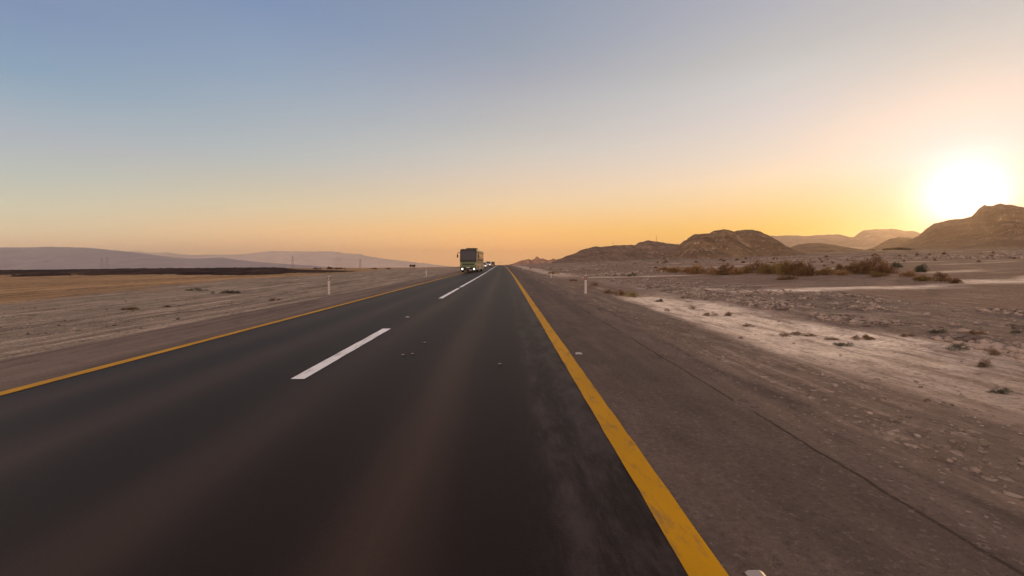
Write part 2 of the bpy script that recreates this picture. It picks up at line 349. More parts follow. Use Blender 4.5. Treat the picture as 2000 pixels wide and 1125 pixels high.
# ---------------------------------------------------------------- road
def strip_rows():
    return np.unique(np.concatenate([np.arange(-60, 40, .25), np.arange(40, 150, 2), np.arange(150, 2600, 12)]))
def ribbon(name, cols_fn, ys, dz, mat, parent=None):
    """cols_fn(Y) gives the lateral positions of the ribbon's columns for every row"""
    C = cols_fn(ys)                                    # rows x cols
    Yc = np.repeat(ys[:, None], C.shape[1], 1)
    Xw = C+road_x(Yc); Z = road_z(Yc)+dz
    me = np_mesh(name, np.stack([Xw, Yc, Z], -1).reshape(-1, 3), grid_faces(*C.shape))
    a = me.attributes.new('rd', 'FLOAT_VECTOR', 'POINT')
    a.data.foreach_set('vector', np.stack([C, Yc, 0*C], -1).astype(np.float32).ravel())
    o = link(name, me, mat, parent); return o
def build_road():
    ys = strip_rows()
    M = Mat('worn_asphalt', rough=.75, spec=.09)
    P = M.attr('rd', 'Vector'); sx = M.new('ShaderNodeSeparateXYZ'); M.t.links.new(P, sx.inputs[0]); X = sx.outputs[0]; Y = sx.outputs[1]
    wig = M.math('MULTIPLY', M.math('SUBTRACT', M.noise(M.scale(P, (0, .12, 0)), 1.0, 3), .5), .5)
    Xw = M.math('ADD', X, wig)
    def bump1(c, w):      # soft bell round a lateral position
        d = M.math('DIVIDE', M.math('SUBTRACT', Xw, c), w); return M.math('POWER', 2.718, M.math('MULTIPLY', M.math('MULTIPLY', d, d), -1.0))
    wear = None
    for c, w, a in ((-.78, .33, 1.0), (-2.35, .36, .85), (-4.0, .36, .8), (-5.4, .35, .7)):
        b = M.math('MULTIPLY', bump1(c, w), a); wear = b if wear is None else M.math('ADD', wear, b)
    blot = M.noise(M.scale(P, (1.2, .10, 1)), 1.0, 4, .6); fine = M.noise(P, 70, 3, .7); mid = M.noise(M.scale(P, (3, 1.2, 1)), 1.0, 5, .65)
    lane = M.mix(M.math('MULTIPLY', wear, 1.0), (.0100, .0054, .0042), (.0340, .0210, .0158))
    lane = M.mix(M.ramp(blot, [(.35, .45), (.65, 0.)]), lane, (.008, .006, .006))
    # the coarser, greyer rim of the lane next to the right edge line
    rim = M.math('MULTIPLY', M.mr(X, .18, .45), M.ramp(mid, [(.40, 0.), (.62, .9)]))
    lane = M.mix(rim, lane, (.036, .027, .026))
    dk = M.math('MULTIPLY', bump1(.54, .10), M.ramp(M.noise(M.scale(P, (6, .8, 1)), 1.0, 6, .7), [(.38, .1), (.55, 1.)]))
    lane = M.mix(dk, lane, (.010, .0065, .006))
    gr = M.noise(M.scale(P, (16, 3.2, 1)), 1.0, 6, .75)
    lane = M.mix(M.math('MULTIPLY', M.ramp(gr, [(.48, 0.), (.66, .26)]), M.mr(X, .0, .5)), lane, (.062, .047, .043))
    sh = M.mix(M.ramp(mid, [(.3, 0.), (.7, 1.)]), (.066, .048, .040), (.100, .075, .063))
    sh = M.mix(M.ramp(blot, [(.40, .55), (.6, 0.)]), sh, (.042, .033, .031))
    left = M.mr(X, XL+.02, XL+.12, 1, 0); right = M.mr(X, XR-.12, XR-.02)
    c = M.mix(right, lane, sh); c = M.mix(left, c, M.mix(M.ramp(M.noise(M.scale(P, (2.2, .09, 1)), 1.0, 5, .65), [(.38, 0.), (.6, .6)]), sh, (.165, .122, .095)))
    # dark seam and crack on the right shoulder, dust drifting in from the verge
    st2 = M.noise(M.scale(P, (1.6, 1.1, 1)), 1.3, 7, .72)
    c = M.mix(M.math('MULTIPLY', M.math('MAXIMUM', left, right), M.ramp(st2, [(.33, .4), (.47, 0.)])), c, (.030, .023, .022))
    c = M.mix(M.math('MULTIPLY', M.math('MAXIMUM', left, right), M.ramp(st2, [(.55, 0.), (.70, .3)])), c, (.125, .093, .080))
    vc = M.new('ShaderNodeTexVoronoi', feature='DISTANCE_TO_EDGE'); vd = M.new('ShaderNodeVectorMath', operation='ADD'); nv = M.new('ShaderNodeTexNoise'); M.t.links.new(P, nv.inputs['Vector']); nv.inputs['Scale'].default_value = 2.5
    M.t.links.new(M.scale(P, (1, .6, 1)), vd.inputs[0]); M.t.links.new(nv.outputs['Color'], vd.inputs[1]); M.t.links.new(vd.outputs[0], vc.inputs['Vector']); vc.inputs['Scale'].default_value = .55
    cr2 = M.math('MULTIPLY', M.mr(vc.outputs[0], .002, .010, 1, 0), M.math('MULTIPLY', M.mr(M.noise(P, .5, 3), .50, .58), M.mr(X, .2, .6)))
    c = M.mix(M.math('MULTIPLY', cr2, .6), c, (.018, .014, .013))
    seam = M.math('MULTIPLY', bump1(3.18, .13), M.ramp(M.noise(M.scale(P, (.2, .35, 1)), 1, 3), [(.35, .15), (.6, .85)]))
    c = M.mix(seam, c, (.034, .026, .023))
    cw = M.math('MULTIPLY', M.math('SUBTRACT', M.noise(M.scale(P, (0, 1.3, 0)), 1.0, 5, .7), .5), .10)
    cd_ = M.math('ABSOLUTE', M.math('SUBTRACT', M.math('ADD', X, cw), 2.6))
    crack = M.math('MULTIPLY', M.mr(cd_, .008, .024, 1, 0), M.mr(M.noise(M.scale(P, (0, .45, 0)), 1.0, 2), .40, .47))
    c = M.mix(M.math('MULTIPLY', crack, .95), c, (.018, .013, .012))
    edge = M.math('MAXIMUM', M.mr(X, 2.3, 3.5), M.mr(X, EL, EL+1.2, 1, 0))
    dust = M.math('MULTIPLY', edge, M.ramp(M.noise(M.scale(P, (2.5, .5, 1)), 1.0, 5, .7), [(.40, .0), (.60, 1.)]))
    c = M.mix(dust, c, (.14, .100, .080))
    el = M.math('ABSOLUTE', M.math('SUBTRACT', Xw, EL+.22)); c = M.mix(M.mr(el, .01, .05, .8, 0), c, (.035, .026, .022))
    ch = M.vor(P, 38.0, 'Color'); gv = M.noise(P, 22, 5, .75)
    outer = M.math('MAXIMUM', left, right)
    c = M.mix(M.math('MULTIPLY', outer, M.ramp(gv, [(.34, .55), (.46, 0.)])), c, (.022, .017, .015))
    c = M.mix(M.math('MULTIPLY', outer, M.ramp(gv, [(.56, 0.), (.70, .5)])), c, (.20, .155, .135))
    c = M.mix(M.math('MULTIPLY', M.math('MULTIPLY', M.mr(X, 2.0, 3.6), M.ramp(ch, [(.86, 0.), (.9, .7)])), 1.0), c, (.26, .21, .18))
    c = M.mix(M.ramp(fine, [(.25, .5), (.5, 0.)]), c, M.mix(.55, c, (.01, .008, .008)))
    c = M.mix(M.math('MULTIPLY', outer, M.ramp(fine, [(.60, 0.), (.8, .4)])), c, M.mix(.5, c, (.30, .25, .22)))
    M.color(c)
    M.rough(M.math('MULTIPLY_ADD', outer, .34, .56))
    M.bump(M.math('ADD', fine, M.math('MULTIPLY', mid, .5)), .35, .006)
    def cols(y):
        e1 = EL+.10*fbm(y*.9, y*0, 71, 4)*(1-sst(60, 120, y)); e2 = ER+.16*fbm(y*1.1, y*0+5, 72, 4)*(1-sst(60, 120, y))
        base = np.array([-6.3, -4.6, -2.8, -1, .5, 1.1, 2.2, 3.0])
        return np.concatenate([e1[:, None], np.repeat(base[None], len(y), 0), e2[:, None]], 1)
    road = ribbon('road', cols, ys, 0.0, M.m); tag(road, kind='structure')
    # markings
    def paint(name, col, worn):
        m = Mat(name, rough=.6, spec=.08); Pp = m.attr('rd', 'Vector')
        a = m.noise(m.scale(Pp, (9, 2.5, 1)), 1.0, 5, .7); f = m.noise(Pp, 60, 3, .7); lg = m.noise(m.scale(Pp, (2, .6, 1)), 1.0, 3)
        cc = m.mix(m.ramp(lg, [(.3, 0.), (.7, 1.)]), tuple(x*.78 for x in col), col)
        cc = m.mix(m.ramp(a, [(.31, worn), (.49, 0.)]), cc, (.07, .055, .045))
        cc = m.mix(m.ramp(f, [(.3, .35), (.45, 0.)]), cc, tuple(x*.5 for x in col))
        m.color(cc); m.bump(f, .3, .004); return m.m
    yel = paint('yellow_road_paint', (.37, .185, .001), .6); whi = paint('white_road_paint', (.60, .60, .61), .5)
    near = ys[ys > -50]
    def line(x, w, sd):
        def fn(y):
            k = 1-sst(30, 60, y)
            l = x-w/2+.010*k*fbm(y*3, y*0, sd, 3); r = x+w/2+.010*k*fbm(y*3, y*0+9, sd+1, 3)
            return np.stack([l, r], 1)
        return fn
    ribbon('edge_line', line(XR, .205, 80), near, .006, yel, road)
    ribbon('edge_line', line(XL, .17, 84), near, .006, yel, road)
    for a, b in ((-12.9, -8.2), (5.83, 10.25), (18.8, 26.1)):
        ribbon('centre_dash', line(XW, .185, 90), np.linspace(a, b, 24), .006, whi, road)
    ribbon('centre_line', line(XW, .185, 93), np.concatenate([np.arange(27.0, 60, .5), near[near > 60]]), .006, whi, road)
build_road()

# reflective road studs
def build_studs():
    m = Mat('stud_casing', rough=.4, spec=.5, color=(.20, .175, .165)).m; l = Mat('stud_lens', rough=.3, spec=.4, color=(.35, .32, .3)).m
    P = [(XW, 12.4, 'flat white road stud between two centre dashes'),
         (XR+.25, 7.45, 'flat white road stud just right of the yellow edge line'),
         (XR+.24, 2.16, 'worn white road stud at the bottom of the picture, right of the yellow line')]
    for i, (x, y, lab) in enumerate(P):
        t = empty('road_stud', (x+float(road_x(y)), y, 0.001), scale=(1.0, 1.0, .78)[i]); tag(t, lab, 'road stud', 'road studs on the asphalt')
        MB().prism([(-.06, 0), (-.035, .014), (.035, .014), (.06, 0)], -.055, .055, 'y').build('casing', m, t)
        MB().box(-.030, .030, -.0585, -.052, .003, .012).build('lens', l, t)
    st = Mat('pale_chip', rough=.8, color=(.15, .12, .11)).m
    for u, v, lab in ((976, 712, 'small pale stone chip lying in the middle of the right lane'), (806, 692, 'tiny stone chip right of its twin near the centre dash'),
                 (787, 694, 'tiny stone chip left of its twin near the centre dash'), (829, 670, 'small stone chip in the lane, beyond the pair of chips'),
                 (996, 583, 'small white stone chip far up the right lane beside the yellow line')):
        Y = F*H/(v-V0); X = (u-U0)/F*Y
        b = bmesh.new(); bmesh.ops.create_icosphere(b, subdivisions=1, radius=.028)
        for q in b.verts: q.co = Vector((q.co.x*random.uniform(.8, 1.5), q.co.y*random.uniform(.7, 1.1), q.co.z*.45+.008))
        me = bpy.data.meshes.new('stone_chip'); b.to_mesh(me); b.free()
        o = link('stone_chip', me, st); o.location = (X, Y, .003); tag(o, lab, 'stone', 'stone chips on the road')
build_studs()

# ---------------------------------------------------------------- hills and mountains
def hill_mat(name, a, b, c, band=.08, pale=.0, sc=.02, soft=1.0):
    M = Mat(name, rough=.95, spec=.05); P = M.geo()
    n = M.noise(P, sc, 7, .62); n2 = M.noise(M.scale(P, (1, 1, .25)), sc*6, 6, .65, .4)
    st = M.noise(M.scale(P, (.15, .15, 1.6)), band, 5, .6, .6)
    col = M.mix(M.ramp(n, [(.35, 0.), (.65, 1.)]), a, b)
    col = M.mix(M.ramp(st, [(.42, 0.), (.58, .75)]), col, c)
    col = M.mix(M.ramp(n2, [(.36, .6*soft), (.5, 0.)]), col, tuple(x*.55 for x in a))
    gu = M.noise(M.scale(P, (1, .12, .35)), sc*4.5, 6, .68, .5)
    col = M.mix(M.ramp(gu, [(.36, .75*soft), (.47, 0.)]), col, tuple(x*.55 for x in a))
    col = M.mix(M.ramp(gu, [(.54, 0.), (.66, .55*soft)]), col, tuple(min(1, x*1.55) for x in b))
    if pale: col = M.mix(M.ramp(n2, [(.60, 0.), (.68, pale)]), col, (.50, .41, .33))
    M.color(col); M.bump(n2, .8*soft, 1.0/sc*.04); return M.m
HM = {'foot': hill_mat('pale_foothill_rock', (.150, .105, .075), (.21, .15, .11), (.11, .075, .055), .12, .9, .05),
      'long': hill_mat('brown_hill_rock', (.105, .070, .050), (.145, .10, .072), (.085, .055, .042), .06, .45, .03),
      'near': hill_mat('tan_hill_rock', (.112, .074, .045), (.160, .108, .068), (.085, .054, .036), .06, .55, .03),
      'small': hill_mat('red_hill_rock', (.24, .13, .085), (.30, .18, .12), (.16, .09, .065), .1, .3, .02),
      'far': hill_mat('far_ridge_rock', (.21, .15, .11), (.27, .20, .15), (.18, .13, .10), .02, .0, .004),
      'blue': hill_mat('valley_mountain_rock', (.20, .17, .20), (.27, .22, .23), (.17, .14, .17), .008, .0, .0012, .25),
      'pale': hill_mat('far_hazed_mountain_rock', (.50, .38, .33), (.58, .45, .39), (.44, .33, .29), .006, .0, .0009, .2),  # the fading of the far range into haze is put into this colour
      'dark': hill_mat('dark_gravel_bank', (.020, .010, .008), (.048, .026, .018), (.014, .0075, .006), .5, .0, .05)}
def hill(name, pts, D, front, back, mat, nu=260, nt_=60, gul=.28, gs=9.0, seed=1, pf=1.15, label=None, rough_r=.030, dist=None):
    us = np.array([p[0] for p in pts], float); vs = np.array([p[1] for p in pts], float)
    u = np.linspace(us[0], us[-1], nu); v = np.interp(u, us, vs)
    Yr = D*(1+.05*fbm(u/120, u*0, seed, 3))
    if dist: Yr = np.interp(u, *dist)
    Xr = (u-U0)/F*Yr
    zr = H+(V0-v)/F*Yr
    t = np.concatenate([-np.linspace(1, 0, nt_)**1.1, np.linspace(0, 1, nt_//3)[1:]])
    T, Ux = np.meshgrid(t, np.arange(nu), indexing='ij')
    back = back*.55
    Y = Yr[Ux]+np.where(T < 0, T*front, T*back); X = Xr[Ux]*(1-.88*(1-Y/Yr[Ux]))
    base = terrain(X, Y, False)-1.0
    hgt = np.maximum(zr[Ux]-base, .0)
    a = 1-np.abs(T)
    Hm = max(hgt.max(), 1)
    g = fbm(X/(Hm*1.1), Y/(Hm*1.6), seed+30, 4)
    gl = 1-np.abs(fbm(X/(Hm*gs/14)+.5*g, Y/(Hm*1.5), seed+50, 4))*2.2      # downhill gullies
    Sx = a**(pf+.45*g)
    Sx = np.where(T > 0, a**1.7, Sx*(.92+.08*a))
    Zz = base+hgt*Sx
    env = Sx*(1-Sx)*4
    Zz = Zz+hgt*env*gul*(.35*g+.30*(gl-.6))
    Zz = Zz+hgt.max()*.012*fbm(X/(Hm*.10), Y/(Hm*.10), seed+70, 3)*(a**.5)*sst(0, .2, hgt/Hm)*(rough_r/.012)
    me = np_mesh(name, np.stack([X, Y, Zz], -1).reshape(-1, 3), grid_faces(len(t), nu))
    o = link(name, me, HM[mat], smooth=True); tag(o, label, kind='structure'); return o
R = [(1330, 492), (1338, 476), (1345, 465), (1355, 458), (1372, 456.5), (1387, 455), (1389, 452.5), (1400, 450.5), (1412, 448), (1422, 448.6),
     (1434, 452), (1446, 450), (1460, 448.6), (1472, 449.5), (1485, 452.5), (1500, 460), (1510, 466), (1520, 474), (1527, 481), (1536, 487), (1550, 494), (1570, 500)]
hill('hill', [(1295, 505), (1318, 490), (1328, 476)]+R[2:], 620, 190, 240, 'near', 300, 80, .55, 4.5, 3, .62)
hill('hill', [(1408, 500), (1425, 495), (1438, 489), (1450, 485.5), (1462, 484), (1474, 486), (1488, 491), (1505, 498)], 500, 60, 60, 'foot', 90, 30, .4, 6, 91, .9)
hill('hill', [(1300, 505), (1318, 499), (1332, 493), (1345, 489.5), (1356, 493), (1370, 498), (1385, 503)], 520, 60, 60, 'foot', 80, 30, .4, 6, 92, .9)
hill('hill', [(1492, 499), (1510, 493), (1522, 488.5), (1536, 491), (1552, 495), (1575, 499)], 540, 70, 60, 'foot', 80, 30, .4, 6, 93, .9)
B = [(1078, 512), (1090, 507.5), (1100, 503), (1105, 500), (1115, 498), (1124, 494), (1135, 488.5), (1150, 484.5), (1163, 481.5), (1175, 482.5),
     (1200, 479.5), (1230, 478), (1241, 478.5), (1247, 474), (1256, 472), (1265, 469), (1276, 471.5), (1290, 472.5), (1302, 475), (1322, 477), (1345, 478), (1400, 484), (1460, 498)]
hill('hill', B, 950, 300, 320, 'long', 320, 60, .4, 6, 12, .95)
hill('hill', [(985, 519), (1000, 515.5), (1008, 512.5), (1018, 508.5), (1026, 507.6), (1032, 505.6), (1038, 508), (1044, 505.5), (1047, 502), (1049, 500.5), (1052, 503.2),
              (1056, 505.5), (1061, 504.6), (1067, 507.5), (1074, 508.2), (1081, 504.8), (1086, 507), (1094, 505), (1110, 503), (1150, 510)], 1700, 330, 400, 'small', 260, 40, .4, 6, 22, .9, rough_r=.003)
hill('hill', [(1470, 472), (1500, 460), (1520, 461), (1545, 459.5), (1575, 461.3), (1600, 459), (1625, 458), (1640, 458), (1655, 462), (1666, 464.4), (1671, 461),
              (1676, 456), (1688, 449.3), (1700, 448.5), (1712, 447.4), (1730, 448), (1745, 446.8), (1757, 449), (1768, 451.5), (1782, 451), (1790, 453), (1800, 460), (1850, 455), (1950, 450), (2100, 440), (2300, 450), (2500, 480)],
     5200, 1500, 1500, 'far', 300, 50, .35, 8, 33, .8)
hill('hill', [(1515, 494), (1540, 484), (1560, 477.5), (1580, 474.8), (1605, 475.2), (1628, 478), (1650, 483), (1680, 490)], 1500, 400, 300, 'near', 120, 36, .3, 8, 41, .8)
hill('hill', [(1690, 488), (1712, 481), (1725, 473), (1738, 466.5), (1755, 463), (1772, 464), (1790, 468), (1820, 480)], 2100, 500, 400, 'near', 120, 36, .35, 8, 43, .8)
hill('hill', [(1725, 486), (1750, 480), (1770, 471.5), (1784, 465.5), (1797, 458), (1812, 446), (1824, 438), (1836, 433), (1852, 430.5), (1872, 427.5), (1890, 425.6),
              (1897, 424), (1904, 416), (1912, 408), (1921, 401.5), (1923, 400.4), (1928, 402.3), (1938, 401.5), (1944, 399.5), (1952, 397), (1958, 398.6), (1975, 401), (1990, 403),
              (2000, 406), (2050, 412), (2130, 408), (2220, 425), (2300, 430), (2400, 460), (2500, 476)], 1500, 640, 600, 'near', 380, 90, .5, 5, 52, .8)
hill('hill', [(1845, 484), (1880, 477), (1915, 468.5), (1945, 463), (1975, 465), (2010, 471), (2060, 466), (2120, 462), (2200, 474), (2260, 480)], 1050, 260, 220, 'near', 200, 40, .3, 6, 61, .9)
# the mountains across the valley on the left
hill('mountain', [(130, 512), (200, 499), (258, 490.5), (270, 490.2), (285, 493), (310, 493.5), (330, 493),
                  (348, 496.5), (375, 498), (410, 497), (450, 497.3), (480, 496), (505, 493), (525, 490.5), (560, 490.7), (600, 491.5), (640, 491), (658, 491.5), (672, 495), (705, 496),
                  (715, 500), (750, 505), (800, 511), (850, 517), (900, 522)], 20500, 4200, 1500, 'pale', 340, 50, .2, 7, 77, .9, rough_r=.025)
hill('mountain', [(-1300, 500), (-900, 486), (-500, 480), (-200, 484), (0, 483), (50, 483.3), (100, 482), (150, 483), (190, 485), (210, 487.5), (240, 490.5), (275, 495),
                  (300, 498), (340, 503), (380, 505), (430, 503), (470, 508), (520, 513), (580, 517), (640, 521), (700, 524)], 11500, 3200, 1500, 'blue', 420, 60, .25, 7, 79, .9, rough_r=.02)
# dark gravel bank beyond the stubble field
hill('bank', [(-700, 532), (-200, 529), (0, 527.2), (100, 526.6), (200, 525), (260, 524.2), (340, 523.6), (420, 523), (480, 522.5), (520, 522.2), (540, 522.4), (556, 523.2), (566, 524.6), (580, 526), (604, 526.8), (650, 528), (690, 530)],
     175, 72, 300, 'dark', 300, 30, .05, 9, 85, .22, rough_r=.045)

# ---------------------------------------------------------------- loose stones (uncountable)
def rocks(name, n, sampler, smin, smax, mat, seed):
    g = np.random.default_rng(seed)
    b = bmesh.new(); bmesh.ops.create_icosphere(b, subdivisions=1, radius=1.0); b.verts.ensure_lookup_table()
    BV = np.array([v.co[:] for v in b.verts]); BF = np.array([[v.index for v in f.verts] for f in b.faces]); b.free()
    X, Y = sampler(g, n); n = len(X)
    sz = smin*(smax/smin)**(g.random(n)**2.6)
    ang = g.random(n)*6.283
    V = BV[None]*(1+.35*(g.random((n, len(BV), 1))-.5)*2)*sz[:, None, None]
    V = V*np.stack([.8+.6*g.random(n), .7+.4*g.random(n), .45+.3*g.random(n)], 1)[:, None, :]
    c, s = np.cos(ang)[:, None], np.sin(ang)[:, None]
    x = V[..., 0]*c-V[..., 1]*s; y = V[..., 0]*s+V[..., 1]*c
    Z = terrain(X, Y)
    P = np.stack([x+X[:, None], y+Y[:, None], V[..., 2]+(Z+.15*sz)[:, None]], -1)
    FF = BF[None]+(np.arange(n)*len(BV))[:, None, None]
    me = np_mesh(name, P.reshape(-1, 3), FF.reshape(-1, 3), 3)
    return link(name, me, mat)
SM = Mat('desert_stone', rough=.9, spec=.15); q = SM.geo(); nn = SM.noise(q, 5, 3); nb = SM.vor(q, 2.7, 'Color')
SM.color(SM.mix(SM.ramp(nb, [(.2, 0.), (.8, 1.)]), SM.mix(SM.ramp(nn, [(.35, 0.), (.65, 1.)]), (.070, .050, .042), (.12, .090, .076)), (.24, .19, .16)))
def samp_right(g, n):
    X = 3.5+g.exponential(11, n*3); Y = 2.5*np.exp(g.random(n*3)*3.3)
    dens = .25+.75*((X > 9.5) & (X < 17) & (Y < 38)) ; dens = np.where((X > 5.6) & (X < 9.3) & (Y < 21), .05, dens)
    dens = dens*(.35+1.0*(fbm(X/2, Y/3, 91, 3) > 0))
    k = (g.random(n*3) < dens) & (X < 90) & (X < 1.35*Y+6); X, Y = X[k][:n], Y[k][:n]; return X, Y
tag(rocks('stones', 12000, samp_right, .008, .036, SM.m, 5), 'scattered small stones on the right verge and beyond', 'stones', kind='stuff')
def samp_left(g, n):
    X = -8.3-g.exponential(7, n*2); Y = 4*np.exp(g.random(n*2)*2.8); k = (X > -27) & (fbm(X/2, Y/5, 95, 3) > -.1); return X[k][:n], Y[k][:n]
def samp_bank(g, n):
    X = 9.3+8*g.random(n*3)**1.4; Y = 7*np.exp(g.random(n*3)*1.9); k = fbm(X/1.2, Y/1.8, 97, 3) > -.12; return X[k][:n], Y[k][:n]
tag(rocks('rubble', 9000, samp_bank, .022, .13, SM.m, 8), 'rubble heaped along the far side of the pale sand', 'rubble', kind='stuff')
def samp_far(g, n):
    Y = 55*np.exp(g.random(n*3)*2.3); X = 12+Y*1.3*g.random(n*3); k = fbm(X/30, Y/9, 98, 3) > .0; return X[k][:n], Y[k][:n]
tag(rocks('boulders', 5000, samp_far, .12, .55, SM.m, 9), 'dark boulders scattered over the far right plain', 'boulders', kind='stuff')
tag(rocks('stones', 3000, samp_left, .008, .045, SM.m, 6), 'scattered small stones on the left verge', 'stones', kind='stuff')

def rock_thing(u, v, w, lab, hh=.7, dark=True):
    X, Y, Z = hit(u, v); r = w/F*Y/2
    b = bmesh.new(); bmesh.ops.create_icosphere(b, subdivisions=3, radius=1.0)
    sd = random.random()*50
    for q in b.verts:
        k = 1+.35*float(fbm(np.array([q.co.x*1.3+sd]), np.array([q.co.y*1.3+q.co.z*2.1]), 7, 4)[0])
        q.co = Vector((q.co.x*r*k, q.co.y*r*.8*k, max(q.co.z, -.4)*r*hh*k))
    me = bpy.data.meshes.new('rock'); b.to_mesh(me); b.free()
    o = link('rock', me, SM.m); o.location = (X, Y, Z+r*.12); tag(o, lab, 'rock', 'single rocks on the ground'); return o
for a in ((1517, 592, 7, 'dark rock at the far rim of the pale sand wash'), (1548, 600, 8, 'round dark rock with a shadow streak, right of the dark rock on the sand rim'),
          (1810, 616, 14, 'pointed dark rock standing at the right end of the pale sand'), (1303, 607, 11, 'low dark rock on the near verge, left of the sand wash'),
          (1446, 661, 9, 'small brown rock where verge gravel meets the pale sand'), (1635, 631, 6, 'small whitish rock lying alone in the middle of the pale sand'),
          (1036, 524.5, 6, 'far dark rock beside the right shoulder, near the horizon'), (1069, 526, 8, 'far dark rock just behind the yellow green bush'),
          (1798, 757, 9, 'small dark rock on the dark gravel at the right edge of the photo'), (148, 647, 17, 'flat dark rock on the left verge'),
          (1204, 509, 5, 'tiny dark boulder at the foot of the long hill, left one'), (1279, 510, 6, 'tiny dark boulder at the foot of the long hill, right one'),
          (1327, 513, 5, 'tiny dark boulder at the foot of the big domed hill')):
    rock_thing(*a)

# ---------------------------------------------------------------- vegetation
def leaf_mat(name, a, b):
    M = Mat(name, rough=.8, spec=.1)
    c = M.mix(M.ramp(M.noise(M.geo(), 3.5, 3), [(.35, 0.), (.65, 1.)]), a, b); M.color(c)
    tr = M.new('ShaderNodeBsdfTranslucent'); M.t.links.new(c, tr.inputs[0])
    mx = M.new('ShaderNodeMixShader'); mx.inputs[0].default_value = .25
    M.t.links.new(M.b.outputs[0], mx.inputs[1]); M.t.links.new(tr.outputs[0], mx.inputs[2])
    M.t.links.new(mx.outputs[0], M.n['Material Output'].inputs[0]); return M.m
LM = {'orange': leaf_mat('rusty_dry_foliage', (.185, .108, .052), (.28, .170, .088)),
      'brown': leaf_mat('brown_dry_foliage', (.105, .062, .032), (.175, .105, .056)),
      'olive': leaf_mat('olive_dry_foliage', (.13, .088, .036), (.20, .135, .055)),
      'yellow': leaf_mat('yellow_green_foliage', (.14, .115, .035), (.22, .17, .06)),
      'grey': leaf_mat('grey_green_foliage', (.06, .062, .042), (.11, .105, .075)),
      'dry': leaf_mat('dry_tuft_foliage', (.12, .080, .050), (.20, .14, .095))}
STEM = Mat('dry_wood', rough=.9, spec=.1, color=(.06, .04, .028)).m
def shrub(u, v, w, h, kind, label, group=None, n=None, name='desert_shrub', cat='shrub', parts=True, thin=False, Y=None):
    if Y is None: X, Y, Z = hit(u, v)
    else: X = (u-U0)/F*Y; Z = tz(X, Y)
    W_ = w/F*Y/2*1.22; Hh = h/F*Y*(1.15 if parts else 1.0)
    g = np.random.default_rng(int(u*13+v*7))
    px = Y/F*1.95                                    # one render pixel in metres
    ls = (W_*.35 if name == 'desert_scrub' else 0) or max(.035, min(W_*.16, px*1.1)) if not thin else max(.012, px*.55)
    if n is None: n = int(min(3600, max(220, 17.0*W_*Hh/(ls*ls))))
    nl = max(3, int(3+W_/Hh*3)); cx = g.uniform(-.72, .72, nl)*W_; cy = g.uniform(-.5, .5, nl)*W_*.7
    cr = g.uniform(.42, .70, nl)*min(W_, Hh*1.15); ch = Hh*g.uniform(.55, 1.0, nl)*(1-.45*(np.abs(cx)/W_)**1.5)
    ch[0] = Hh; cx[0] *= .4
    if name == 'desert_scrub': cx *= .12; cy *= .12; cr *= 1.3
    k = g.integers(0, nl, n); th = g.random(n)*6.283; rr = g.random(n)**.45; ph = g.random(n)**.8
    prof = np.sqrt(np.clip(1-(ph)**2.2, 0, 1))
    x = cx[k]+cr[k]*rr*prof*np.cos(th)*1.15; y = cy[k]+cr[k]*rr*prof*np.sin(th); z = ch[k]*ph*(.75+.35*g.random(n))
    # keep gaps: drop a few noisy pockets
    keep = fbm(x/(W_*.35)+u, z/(Hh*.3)+y/(W_*.5), int(u), 3) > (-9 if name == 'desert_scrub' else -.28); x, y, z = x[keep], y[keep], z[keep]; n = len(x)
    d = np.stack([x*.7+g.normal(0, .35, n)*W_*.5, y*.7+g.normal(0, .35, n)*W_*.5, np.abs(z)+.4*Hh*g.random(n)], 1)
    d /= np.linalg.norm(d, axis=1)[:, None]+1e-9
    sd = np.cross(d, g.normal(0, 1, (n, 3))); sd /= np.linalg.norm(sd, axis=1)[:, None]+1e-9
    L = ls*(.8+1.2*g.random(n))[:, None]*(1.6 if thin else 1.2); Wd = ls*(.22 if thin else .42)*(.6+.8*g.random(n))[:, None]
    c = np.stack([x, y, z], 1)
    V = np.stack([c-d*L*.5, c+sd*Wd*.5, c+d*L*.5, c-sd*Wd*.5], 1); V[..., 2] = np.maximum(V[..., 2], .0)
    me = np_mesh('crown', V.reshape(-1, 3), np.arange(n*4).reshape(-1, 4))
    if not parts:
        o = link(name, me, LM[kind]); o.location = (X, Y, Z-.01); tag(o, label, cat, group); return o
    t = empty(name, (X, Y, Z-.01)); tag(t, label, cat, group)
    link('crown', me, LM[kind], t)
    b = MB()
    for i in range(min(14, nl*2)):
        j = i % nl; ex, ey, ez = cx[j]+g.normal(0, .2)*cr[j], cy[j]+g.normal(0, .2)*cr[j], ch[j]*g.uniform(.6, .95)
        b.tube([(ex*.1, ey*.1, -.03), (ex*.45+g.normal(0, .03), ey*.45, ez*.5), (ex, ey, ez)], max(.008, W_*.022), max(.003, W_*.008), 5)
    b.build('stems', STEM, t)
    return t
ROW = 'dry shrubs in the band across the right plain'
